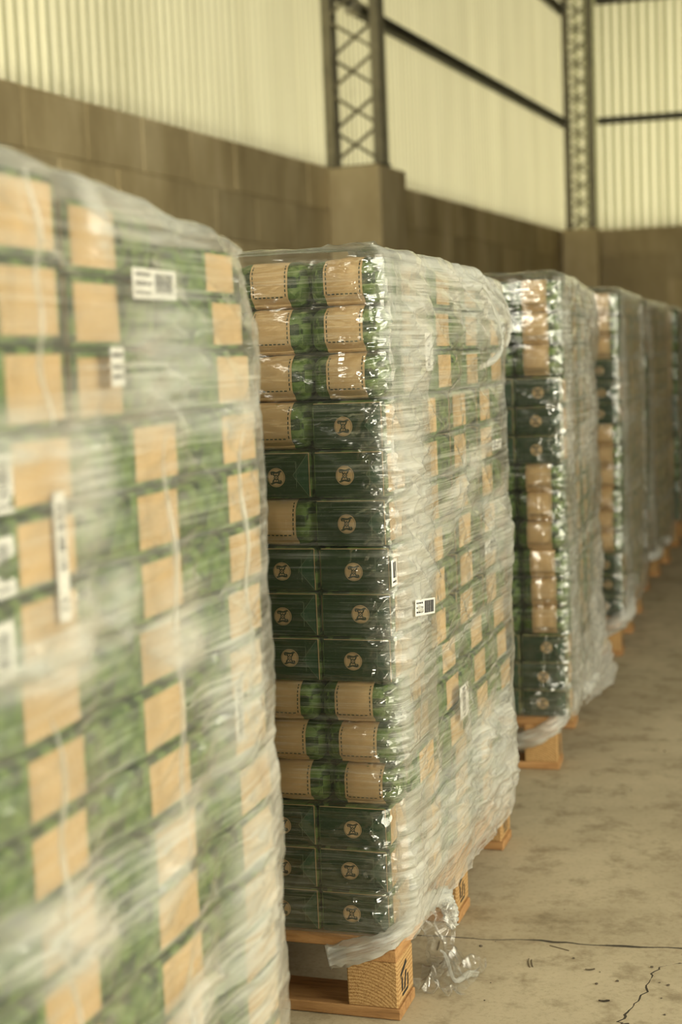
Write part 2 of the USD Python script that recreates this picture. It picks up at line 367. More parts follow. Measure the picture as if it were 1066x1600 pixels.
sheet_wall('wall_left', WA, WD, WN, -13.0, S_END + 0.6, 0.0815, 'pale corrugated sheets above a brown concrete block wall on the left', -2.85, S_END)
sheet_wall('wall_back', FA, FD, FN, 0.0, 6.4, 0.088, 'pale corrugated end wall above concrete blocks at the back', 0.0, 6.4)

# floor: slabs with a joint and a crack between them
JY = 2.745
JOINT_ANG = 5.0
rng = np.random.default_rng(5)


def ragged(x0, x1, y, amp, n, seed):
    xs = np.linspace(x0, x1, n)
    return np.c_[xs, y + amp * (meshkit.noise(np.c_[xs * 9, xs * 0, xs * 0], seed) - 0.5) + amp * (meshkit.noise(np.c_[xs * 37, xs * 0, xs * 0], seed + 1) - 0.5)]


whole = sbox(-6.5, -9.0, 6.9, 17.2)
jc = ragged(-0.9, 1.4, JY, 0.010, 180, 1)
jw = 0.0024 + 0.0075 * meshkit.noise(np.c_[jc[:, 0] * 14, jc[:, 0] * 0, jc[:, 0] * 0], 2) ** 2
joint = shapely.union_all([LineString(jc[i:i + 2]).buffer(float(jw[i]), quad_segs=2) for i in range(179)] + [sbox(-3.5, JY - 0.0022, -0.89, JY + 0.0022), sbox(1.39, JY - 0.0022, 6.9, JY + 0.0022)])
joint = affinity.rotate(joint, JOINT_ANG, origin=(-0.72, JY))


CRACK = [(-0.40, 2.20), (-0.36, 2.33), (-0.323, 2.435), (-0.307, 2.50), (-0.290, 2.575), (-0.272, 2.69), (-0.235, 2.715), (-0.20, 2.72)]


def wander(pts, seed, n=60, amp=0.012):
    p = smooth_path(pts, n)
    w = (meshkit.noise(np.c_[np.arange(n) * 0.45, np.zeros(n), np.zeros(n)], seed) - 0.5) * amp + (meshkit.noise(np.c_[np.arange(n) * 1.7, np.zeros(n), np.zeros(n)], seed + 4) - 0.5) * amp
    return np.c_[p[:, 0] + w, p[:, 1] + w * 0.6]


crack_line = wander(CRACK, 3)
wid = 0.0006 + 0.0022 * meshkit.noise(np.c_[np.arange(59) * 0.5, np.zeros(59), np.zeros(59)], 8)
crack = shapely.union_all([LineString(crack_line[i:i + 2]).buffer(float(wid[i]), quad_segs=2) for i in range(59)])
slab = whole.difference(joint).difference(crack)
geoms = list(getattr(slab, 'geoms', [slab]))
fl = xform('floor')
tag(fl, kind='structure', label='worn dusty concrete floor with a straight joint and a crack')
for g in geoms:
    if g.area > 0.5:
        e = trimesh.creation.extrude_polygon(g, 0.03, engine='earcut'); e.apply_translation([0, 0, -0.03])
        obj('concrete_slab', e, M['floor'], fl)
for g in getattr(joint.union(crack), 'geoms', [joint.union(crack)]):
    e = trimesh.creation.extrude_polygon(g, 0.027, engine='earcut'); e.apply_translation([0, 0, -0.0275])
    obj('joint_dirt', e, M['floor_crack'], fl)  # near-flush dark fill that paints the shade inside joint and crack
obj('slab_bed', bx(-6.5, 6.9, -9, 17.2, -0.06, -0.0302), M['floor_crack'], fl)
# the parts of the hall behind the camera and to the right
R = xform('wall_right'); tag(R, kind='structure', label='right-hand wall with an open loading door')
for a in ((-9.0, -0.1, 0, 5.3), (3.6, 17.0, 0, 5.3), (-0.1, 3.6, 3.75, 5.3)):
    obj('wall_panel', bx(3.06, 3.2, a[0], a[1], a[2], a[3]), M['roof'], R)
Bk = xform('wall_front'); tag(Bk, kind='structure', label='front wall behind the camera with a gap for the added fill light')  # opening made to suit the added fill lamp
for a in ((-6.5, -2.25, 0, 5.3), (-2.25, 3.06, 0, 2.75), (-2.25, 3.06, 5.05, 5.3)):
    obj('wall_panel', bx(a[0], a[1], -7.1, -6.95, a[2], a[3]), M['roof'], Bk)
tag(obj('ceiling', bx(-7.5, 6.9, -9, 18.5, 5.25, 5.35), M['roof']), kind='structure', label='metal roof of the hall')  # eaves added past the walls to shade the upper sheets


# steel: lattice columns, girts
def angle_bar(s, o, z0, z1, ds, do, leg=0.05, t=0.006):
    return cat_meshes([bx(min(s, s + ds * leg), max(s, s + ds * leg), min(o, o + do * t), max(o, o + do * t), z0, z1),
                       bx(min(s, s + ds * t), max(s, s + ds * t), min(o, o + do * leg), max(o, o + do * leg), z0, z1)])


def lattice(name, label, A, D, N, s0, s1, o0, o1, z0, z1, step, leg=0.05):
    t = xform(name)
    tag(t, label, 'column')
    for (s, ds) in ((s0, 1), (s1, -1)):
        for (o, do) in ((o0, 1), (o1, -1)):
            obj('corner_angle', in_frame(angle_bar(s, o, z0, z1, ds, do, leg), A, D, N), M['steel'], t)
    if o1 - o0 > s1 - s0:
        faces = (((s0 + 0.012, o0 + .02), (s0 + 0.012, o1 - .02)), ((s1 - 0.012, o0 + .02), (s1 - 0.012, o1 - .02)))
    else:
        faces = (((s0 + .02, o0 + 0.012), (s1 - .02, o0 + 0.012)), ((s0 + .02, o1 - 0.012), (s1 - .02, o1 - 0.012)))
    for face, (a, b) in enumerate(faces):
        z, k = z0 + 0.01, face
        while z < z1 - step:
            p, q = (a, b) if k % 2 == 0 else (b, a)
            zz = z
            obj('lacing_bar', in_frame(tube(np.array([(*p, zz), (*q, zz + step)]), 0.0115, 6), A, D, N), M['steel'], t)
            z, k = z + step, k + 1
    obj('base_plate', in_frame(bx(s0 - 0.02, s1 + 0.02, o0 - 0.02, o1 + 0.01, z0 - 0.012, z0), A, D, N), M['steel_dark'], t)
    return t


lattice('lattice_column', 'steel lattice column with criss-cross lacing standing on the concrete pier', WA, WD, WN, 3.52, 3.62, -0.03, 0.350, 2.352, 5.24, 0.225, 0.06)
tag(obj('concrete_pier', in_frame(bx(3.43, 3.92, 0.002, 0.355, 0, 2.338, 0.012), WA, WD, WN), M['concrete']), 'brown concrete pier below the middle lattice column', 'pier', kind='structure')
lattice('lattice_column', 'steel lattice column standing in the far corner of the hall', FA, FD, FN, 0.00, 0.30, 0.06, 0.17, 2.36, 5.24, 0.17, 0.06)
tag(obj('concrete_pier', in_frame(bx(-0.03, 0.33, 0.002, 0.36, 0, 2.346, 0.012), FA, FD, FN), M['concrete']), 'brown concrete pier in the far corner', 'pier', kind='structure')


def girt(name, label, A, D, N, s0, s1, z, h=0.06, depth=0.06):
    t = 0.006
    m = cat_meshes([bx(s0, s1, 0.0, t, z, z + h), bx(s0, s1, 0, depth, z, z + t), bx(s0, s1, 0, depth, z + h - t, z + h), bx(s0, s1, depth - t, depth, z, z + 0.02), bx(s0, s1, depth - t, depth, z + h - 0.02, z + h)])
    return tag(obj(name, in_frame(m, A, D, N), M['steel_dark']), label, 'girt')


girt('wall_girt', 'long dark steel girt along the left corrugated wall', WA, WD, WN, 3.95, S_END - 0.02, 3.37, 0.075)
girt('wall_girt', 'dark steel girt passing behind the middle lattice column', WA, WD, WN, -12.0, 3.86, 3.40, 0.05, 0.05)
girt('wall_girt', 'upper dark girt on the left wall near the far corner', WA, WD, WN, -4.0, S_END - 0.02, 4.47, 0.075)
girt('wall_girt', 'thin dark girt across the middle of the back wall', FA, FD, FN, 0.33, 6.2, 3.39, 0.065)
girt('wall_girt', 'dark girt along the top edge of the back wall in view', FA, FD, FN, 0.33, 6.2, 4.56, 0.075)
tag(obj('girt_bracket', in_frame(bx(3.84, 3.94, 0.0, 0.075, 3.36, 3.48, 0.004), WA, WD, WN), M['bracket']), 'pale bracket holding the girt beside the lattice column', 'bracket')

# ------------------------------------------------------------------ paper packs
PW, PT, PL = 0.1280, 0.0795, 0.2435
COLX, COLY = 0.1300, 0.2460
ZP = 0.150


def sstep(a, b, x):
    t = np.clip((x - a) / (b - a), 0, 1)
    return t * t * (3 - 2 * t)


def pack_surface(q, seed, off=0.0):
    """a point on the plain box -> the soft paper pack: folded, rounded top end at -y, square flat bottom end at +y"""
    h = np.array([PW / 2, PL / 2, PT / 2])
    top = 1 - sstep(-0.10, 0.03, q[:, 1])                        # 1 at the top end
    r = (0.006 + 0.019 * top)[:, None]
    lim = h - r
    c = np.clip(q, -lim, lim)
    d = q - c
    n = d / np.maximum(np.linalg.norm(d, axis=1, keepdims=True), 1e-9)
    p = c + n * r
    u = q / h
    # fullness of the faces, never beyond the neighbour in the stack
    belly = (1 - np.clip(np.abs(u[:, 0]), 0, 1) ** 2) * (1 - np.clip(np.abs(u[:, 2]), 0, 1) ** 2)
    e_top, e_bot = u[:, 1] < -0.999, u[:, 1] > 0.999
    p[:, 1] -= np.where(e_top, 0.006 * belly, 0)
    nz = meshkit.fbm(q * np.array([24, 14, 24]) + seed * 7.3, 3, seed) - 0.5
    ridge = 1 - np.abs(2 * meshkit.noise(q * np.array([60, 22, 42]) + seed * 3.1, seed + 9) - 1)
    amp = 0.0016 + 0.0034 * top
    p = p + n * (amp * nz - 0.0012 * top * ridge ** 4)[:, None]
    # the fold across the top end: the flap stands proud of the strip below it
    lip = sstep(0.012, 0.016, q[:, 2] + PT / 2 + 0.002 * np.sin(q[:, 0] * 40 + seed))
    p[:, 1] += np.where(e_top, 0.004 * (1 - lip), 0)
    return p + n * off


def face_grid(axis, sign, a, b, na, nb):
    """grid of points on a face of the box; a, b = ranges on the two other axes in x<y<z order, faces outward"""
    h = (PW / 2, PL / 2, PT / 2)
    A, B = np.meshgrid(np.linspace(*a, na), np.linspace(*b, nb), indexing='ij')
    q = np.zeros((na * nb, 3))
    o = [k for k in range(3) if k != axis]
    q[:, o[0]], q[:, o[1]], q[:, axis] = A.ravel(), B.ravel(), sign * h[axis]
    f = grid_faces(na, nb)
    e = np.zeros(3); e[axis] = 1
    flip = np.cross(np.eye(3)[o[0]], np.eye(3)[o[1]])[axis] * sign < 0
    return q, (f[:, ::-1] if flip else f)


def patch(parts, seed, off):
    vs, fs, n = [], [], 0
    for prt in parts:
        q, f = face_grid(*prt)
        vs.append(pack_surface(q, seed, off)); fs.append(f + n); n += len(q)
    return quads_to_mesh(np.vstack(vs), np.vstack(fs))


def flat_on_bottom(poly, seed, off, thick=0.0004):
    """a flat printed shape on the bottom end (+y); poly in (x seen from behind, z)"""
    ms = [trimesh.creation.extrude_polygon(g, thick, engine='earcut') for g in getattr(poly, 'geoms', [poly])]
    m = cat_meshes(ms)
    v = np.array(m.vertices)
    q = np.c_[-v[:, 0], np.full(len(v), PL / 2), v[:, 1]]
    w = pack_surface(q, seed, 0.0)
    w[:, 1] += off + v[:, 2]
    return trimesh.Trimesh(w, m.faces, process=False)


def emblem_mark():
    """two curled bars, crossed through a small diamond"""
    def stroke(pts, widths, n=26):
        p = smooth_path(np.array(pts), n)
        w = np.interp(np.linspace(0, 1, n), np.linspace(0, 1, len(widths)), widths)
        return shapely.union_all([LineString(p[i:i + 2]).buffer(float(w[i]), 5) for i in range(n - 1)])
    bar = stroke([(-0.52, 0.40), (-0.66, 0.50), (-0.60, 0.66), (-0.42, 0.68), (-0.16, 0.62), (0.12, 0.60), (0.40, 0.70), (0.66, 0.76)], [0.07, 0.12, 0.13, 0.12, 0.10, 0.10, 0.13, 0.08])
    arm = stroke([(-0.36, 0.62), (-0.34, 0.42), (-0.22, 0.22)], [0.09, 0.08, 0.08], 12)
    arm2 = stroke([(0.44, 0.66), (0.42, 0.44), (0.24, 0.20)], [0.10, 0.09, 0.08], 12)
    half = shapely.union_all([bar, arm, arm2])
    ring = Polygon([(0, 0.42), (0.36, 0), (0, -0.42), (-0.36, 0)]).difference(Polygon([(0, 0.26), (0.21, 0), (0, -0.26), (-0.21, 0)])).union(Point(0, 0).buffer(0.09, 4))
    return half.union(affinity.rotate(half, 180, origin=(0, 0))).union(ring).simplify(0.012)


MARK = emblem_mark()
pack_class = []
for var in range(4):
    seed = 11 + var
    rr = random.Random(seed)
    c = stage.CreateClassPrim(f'/World/paper_pack_class_{var}')
    hx, hy, hz = PW / 2, PL / 2, PT / 2
    body = [(0, 1, (-hy, hy), (-hz, hz), 26, 11), (0, -1, (-hy, hy), (-hz, hz), 26, 11), (1, 1, (-hx, hx), (-hz, hz), 13, 9), (1, -1, (-hx, hx), (-hz, hz), 23, 17), (2, 1, (-hx, hx), (-hy, hy), 15, 24), (2, -1, (-hx, hx), (-hy, hy), 15, 24)]
    obj('bag', patch(body, seed, 0.0), M['camo'], c, smooth=True)
    k0, k1 = -0.034 + rr.uniform(-.002, .002), 0.032 + rr.uniform(-.002, .002)
    obj('top_panel', patch([(1, -1, (k0, k1), (-hz, hz), 14, 17), (2, 1, (k0, k1), (-hy, -0.03), 10, 12), (2, -1, (k0, k1), (-hy, -0.03), 10, 12)], seed, 0.0006), M['kraft'], c, smooth=True)
    for sgn in (1, -1):
        obj('side_panel', patch([(0, sgn, (0.004 + rr.uniform(-.006, .006), hy - 0.011), (-hz * 0.80, hz * 0.78), 16, 10)], seed, 0.0006), M['kraft'], c, smooth=True)
    st = []
    for xs in (k0 + 0.0045, k1 - 0.0045):
        z = -hz + 0.020
        while z < hz - 0.004:
            st.append((1, -1, (xs - 0.0010, xs + 0.0010), (z, z + 0.0050), 2, 2)); z += 0.0078
    x = k0 + 0.006
    while x < k1 - 0.009:
        st.append((1, -1, (x, x + 0.0050), (-hz + 0.0182, -hz + 0.0204), 2, 2)); x += 0.0078
    obj('stitching', patch(st, seed, 0.0013), M['ink'], c)
    # bottom end
    obj('bottom_end', patch([(1, 1, (-hx + 0.004, hx - 0.004), (-hz + 0.003, hz - 0.003), 9, 7)], seed, 0.0006), M['deep_green'], c, smooth=True)
    ex, ez = 0.004 + rr.uniform(-.012, .016), rr.uniform(-.006, .010) - 0.002
    obj('emblem', flat_on_bottom(Point(ex, ez).buffer(0.0160, 12), seed, 0.0010), M['kraft'], c)
    rim = Point(ex, ez).buffer(0.0147, 12).difference(Point(ex, ez).buffer(0.0142, 12))
    obj('emblem_mark', flat_on_bottom(affinity.translate(affinity.scale(MARK, 0.0132, 0.0132, origin=(0, 0)), ex, ez).union(rim), seed, 0.0016), M['ink'], c)
    obj('flap', flat_on_bottom(Polygon([(hx - 0.0065, hz - 0.004), (hx - 0.0065, -hz + 0.004), (hx - 0.034, -0.001)]), seed, 0.0009, 0.0008), M['flap_green'], c)
    lines = [LineString([(-0.030, 0.022), (0.036, 0.022), (0.036, -0.022)]), LineString([(hx - 0.034, -0.001), (hx - 0.006, hz - 0.004)]), LineString([(hx - 0.034, -0.001), (hx - 0.006, -hz + 0.004)])]
    obj('fold_crease', flat_on_bottom(shapely.union_all([l.buffer(0.00035, cap_style='flat') for l in lines]), seed, 0.0012, 0.0008), M['fold_line'], c)
    tr = sbox(hx - 0.0052, -hz + 0.003, hx - 0.0038, hz - 0.003).union(sbox(-hx + 0.004, hz - 0.0042, hx - 0.004, hz - 0.003))
    obj('edge_trim', flat_on_bottom(tr, seed, 0.0010), M['kraft'], c)
    pack_class.append(c)

# ------------------------------------------------------------------ the stacks
LX = -0.700                                   # line of the stacks towards the aisle
NCOL = 8
DEPTH = 4 * COLY
FRONTS = [0.775, 2.365, 3.955, 5.50, 7.02, 8.60]
SHIFT = [0.025, 0.022, 0.062, 0.028, -0.035, -0.02]      # the stacks do not stand quite in line
YAWS = [0.0, 0.0, 0.058, 0.03, -0.02, 0.0]
NAMES = ['nearest stack', 'second stack', 'third stack', 'fourth stack', 'fifth stack', 'farthest stack']
# which end of the packs faces the camera, layer by layer from the top (three rows each); T = stitched top, B = emblem bottom
LAYERS = ['TTTTT', 'TBBTB', 'TBTTB', 'TBTTB', 'BTTTB', 'TTBTB']
R15 = lambda *h: [x for x in h for _ in range(3)]
ROWS = [[0.079] * 3 + [0.0725] * 9 + [0.0734] * 4, R15(.079, .0825, .0785, .0725, .077), R15(.0865, .078, .079, .0775, .0765), R15(*[.0803] * 5), R15(*[.0803] * 5), R15(*[.0803] * 5)]
BASE = [[ZP + sum(r[k + 1:]) for k in range(len(r))] for r in ROWS]                 # underside of each row, from the top
ZTOP = [ZP + sum(r) for r in ROWS]
LAYER_Z = [[ZP] + [BASE[p][3 * k - 1] for k in (4, 3, 2, 1)] + [ZTOP[p]] for p in range(6)]      # seams between layers, from the bottom
LAYER_DX = [[0, .004, -.002, .004, -.001], [0.002, 0.0, 0.002, -.001, -.020], [0, .003, -.002, .004, 0], [0, 0, .003, 0, 0], [0] * 5, [0] * 5]


def turn(p, xyz):
    """turns points of stack p about its front aisle corner"""
    v = np.array(xyz, float)
    c, s_ = math.cos(YAWS[p]), math.sin(YAWS[p])
    o = np.array([LX + SHIFT[p], FRONTS[p]])
    d = v[..., :2] - o
    v[..., 0], v[..., 1] = o[0] + d[..., 0] * c - d[..., 1] * s_, o[1] + d[..., 0] * s_ + d[..., 1] * c
    return v


ORD = ['first', 'second', 'third', 'fourth', 'fifth', 'sixth', 'seventh', 'eighth', 'ninth', 'tenth', 'eleventh', 'twelfth', 'thirteenth', 'fourteenth', 'fifteenth', 'sixteenth']
rest = [[], []]                               # packs that are not individuals: position, yaw


def pack_at(p, row, ix, iy, single, rnd):
    """row from the top; ix columns in from the aisle; iy columns back from the front"""
    lay = min(row // 3, 4)
    end = LAYERS[p][lay]
    if p == 1 and row in (3, 5) and ix in (1, 2):
        end = 'T'
    if p == 0 and row < 3 and iy == 2:
        end = 'B'
    x = LX + SHIFT[p] - (ix + 0.5) * COLX + LAYER_DX[p][lay] + rnd.uniform(-.0012, .0012)
    y = FRONTS[p] + (iy + 0.5) * COLY - 0.004 * (lay % 2) + rnd.uniform(-.0012, .0012)
    if p == 1 and lay == 3:
        x += 0.006 * (row % 3 - 1)
    if p == 0 and row < 3 and iy == 2:
        x += -0.010
    h = ROWS[p][row]
    z0 = BASE[p][row]
    if p == 0 and row < 3 and iy >= 2:            # the top layer has settled towards the far corner
        h *= (0.72, 0.80, 0.90)[row] if iy == 3 else 0.94
        z0 = BASE[p][2] + ((0.079 * 1.70, 0.079 * 0.90, 0)[row] if iy == 3 else (2 - row) * h)
    if p in (1, 2) and row == 0 and iy >= 2:
        h *= 0.76 if iy == 3 else 0.92
    sz, sy = (h - 0.0006) / PT, 1.0
    if p == 0 and row < 3:
        if iy == 2:
            sy, y = 0.88, y + 0.012
        if iy == 3:
            sy = (0.82, 0.90, 0.96)[row]; y -= (0.025, 0.013, 0.005)[row]
    z = z0 + h / 2
    x, y, z = turn(p, (x, y, z))
    yaw = YAWS[p] + (0 if end == 'T' else math.pi) + rnd.uniform(-.008, .008)
    if not single:
        rest[0 if end == 'T' else 1].append((x, y, z, yaw, sz))
        return
    s = NAMES[p]
    if p == 0 or (iy > 0):
        col = {1: 'second', 2: 'third', 3: 'fourth and last'}[iy]
        look = 'green and kraft pack'
        label = f'{look}, {ORD[row]} row down, {col} aisle-side column of the {s}'
    else:
        look = 'camouflage pack with stitched kraft panel' if end == 'T' else 'dark green pack with round emblem'
        col = {0: 'corner column', 1: 'column beside the corner', 2: 'leftmost front column'}[ix]
        label = f'{look}, {ORD[row]} row down, {col}, {s}'
    v = rnd.randrange(4)
    x_ = UsdGeom.Xform.Define(stage, numbered('/World/paper_pack'))
    x_.AddTranslateOp().Set(Gf.Vec3d(x, y, z))
    x_.AddRotateXYZOp().Set(Gf.Vec3f(0, 0, math.degrees(yaw)))
    x_.AddScaleOp().Set(Gf.Vec3f(1, sy, sz))
    g = x_.GetPrim()
    g.GetReferences().AddInternalReference(pack_class[v].GetPath())
    g.SetInstanceable(True)
    tag(g, label, 'pack', f'paper packs of the {s}')


for p in range(6):
    rnd = random.Random(100 + p)
    for row in range(len(ROWS[p])):
        for iy in range(4):
            for ix in range(3 if iy == 0 else 1):
                show = {0: ix == 0 and iy > 0, 1: True, 2: ix < 2, 3: ix == 0, 4: ix == 0 and iy == 0, 5: False}[p]
                if p == 5 and iy > 1:
                    continue
                pack_at(p, row, ix, iy, show, rnd)
pi = UsdGeom.PointInstancer.Define(stage, '/World/background_packs')
tag(pi, 'packs of the two farthest stacks and behind the visible packs', 'packs', kind='stuff')
pi.CreatePrototypesRel()
for k in range(2):
    px = UsdGeom.Xform.Define(stage, f'/World/background_packs/packs_kind_{k}')
    px.GetPrim().GetReferences().AddInternalReference(pack_class[k].GetPath())
    pi.GetPrototypesRel().AddTarget(px.GetPath())
pos, quat, idx, scl = [], [], [], []
for k in range(2):
    for i, (x, y, z, yaw, sz) in enumerate(rest[k]):
        scl.append(Gf.Vec3f(1, 1, sz)); pos.append(Gf.Vec3f(x, y, z)); quat.append(Gf.Quath(math.cos(yaw / 2), 0, 0, math.sin(yaw / 2))); idx.append((i + k) % 2)
pi.CreatePositionsAttr(pos); pi.CreateOrientationsAttr(quat); pi.CreateProtoIndicesAttr(idx); pi.CreateScalesAttr(scl)
# the inside of the stacks, which the outer packs hide: whole columns of plain packs
inner = []
for p in range(6):
    for row in range(len(ROWS[p])):
        z0, h = BASE[p][row], ROWS[p][row] * (0.90 if p == 0 and row == 0 else 1)
        for iy in range(4):
            for ix in range(3 if iy == 0 else 1, NCOL):
                if p == 0 and row == 0 and iy == 3:
                    continue
                x1 = LX + SHIFT[p] - ix * COLX - 0.001 - 0.022 * (ix > 0)
                y0 = FRONTS[p] + iy * COLY + 0.001
                b_ = bx(x1 - PW, x1, y0, y0 + PL, z0 + 0.0003, z0 + h - 0.0006)
                b_.vertices = turn(p, b_.vertices)
                inner.append(b_)
tag(obj('inner_packs', cat_meshes(inner), M['camo']), 'green packs packed inside the stacks behind the outer columns', 'packs', kind='stuff')


# ------------------------------------------------------------------ pallets
def pallet(p):
    x1 = LX + SHIFT[p] - (0.014 if p != 2 else 0.034); x0 = x1 - 1.05
    y0 = FRONTS[p] - 0.004; y1 = y0 + 1.005
    px_, py_, _ = turn(p, ((x0 + x1) / 2, y0, 0))
    t = xform('wooden_pallet', (px_, py_, 0), YAWS[p])
    cx = (x0 + x1) / 2
    tag(t, {0: 'wooden pallet under the nearest stack', 1: 'wooden pallet with a stamped block under the second stack', 2: 'wooden pallet under the third stack'}.get(p, f'wooden pallet under the {NAMES[p]}'), 'pallet', 'wooden pallets under the stacks')
    X0, X1 = x0 - cx, x1 - cx
    D = 1.005
    for yb in (0, (D - 0.1) / 2, D - 0.1):
        obj('bottom_board', bx(X0, X1 + 0.004, yb, yb + 0.1, 0.001, 0.021, 0.002), M['wood_x'], t)
    for xb in (X0, -0.046, X1 - 0.092):
        for yb in (0, (D - 0.1) / 2, D - 0.1):
            b = xform('block', (xb + 0.046, yb, 0.021), parent=t)
            obj('block_wood', bx(-0.046, 0.046, 0.001, 0.104, 0, 0.083, 0.0025), M['end_grain'], b)
            if xb > 0.3:
                marks = [Polygon([(0.020, 0.048), (0.062, 0.062), (0.058, 0.070), (0.022, 0.056)]), sbox(0.026, 0.022, 0.034, 0.046), Polygon([(0.040, 0.020), (0.048, 0.020), (0.060, 0.050), (0.052, 0.050)]), sbox(0.030, 0.012, 0.066, 0.017), sbox(0.064, 0.018, 0.070, 0.040)]
                ms = cat_meshes([trimesh.creation.extrude_polygon(g, 0.0005, engine='earcut') for g in marks])
                v = np.array(ms.vertices)
                obj('ink_stamp', trimesh.Trimesh(np.c_[0.0462 + v[:, 2], v[:, 0], v[:, 1]], ms.faces, process=False), M['stamp'], b)
    for xb in (X0, -0.046, X1 - 0.092):
        obj('stringer_board', bx(xb, xb + 0.092, 0, D, 0.1045, 0.1265, 0.002), M['wood_y'], t)
    w, n = 0.105, 7
    for k in range(n):
        yb = k * (D - w) / (n - 1)
        obj('deck_board', bx(X0, X1, yb, yb + w, 0.127, 0.1485, 0.002), M['wood_x'], t)


for p in range(6):
    pallet(p)


# ------------------------------------------------------------------ film
def ridged(p, seed):
    return 1 - np.abs(2 * meshkit.noise(p, seed) - 1)


def loop_points(x0, x1, y0, y1, rad, step_fine, step_coarse):
    """closed path round the stack, counted along u from the front-left corner: front face, aisle face, back, left; with outward normals"""
    pts, nor, u = [], [], []
    segs = [('l', (x0 + rad, y0), (x1 - rad, y0), (0, -1), step_fine), ('a', (x1 - rad, y0 + rad), -90, 0, step_fine), ('l', (x1, y0 + rad), (x1, y1 - rad), (1, 0), step_fine), ('a', (x1 - rad, y1 - rad), 0, 90, step_fine),
            ('l', (x1 - rad, y1), (x0 + rad, y1), (0, 1), step_coarse), ('a', (x0 + rad, y1 - rad), 90, 180, step_coarse), ('l', (x0, y1 - rad), (x0, y0 + rad), (-1, 0), step_coarse), ('a', (x0 + rad, y0 + rad), 180, 270, step_coarse)]
    tot = 0.0
    for sg in segs:
        if sg[0] == 'l':
            a, b = np.array(sg[1]), np.array(sg[2])
            ln = np.linalg.norm(b - a)
            n = max(2, int(ln / sg[4]))
            for t in np.arange(n) / n:
                pts.append(a + (b - a) * t); nor.append(sg[3]); u.append(tot + ln * t)
        else:
            c = np.array(sg[1]); ln = rad * math.pi / 2
            n = max(3, int(ln / sg[4]))
            for t in np.arange(n) / n:
                an = math.radians(sg[2] + (sg[3] - sg[2]) * t)
                nn = np.array([math.cos(an), math.sin(an)])
                pts.append(c + rad * nn); nor.append(nn); u.append(tot + ln * t)
        tot += ln
    pts.append(pts[0]); nor.append(nor[0]); u.append(tot)
    return np.array(pts, float), np.array(nor, float), np.array(u)


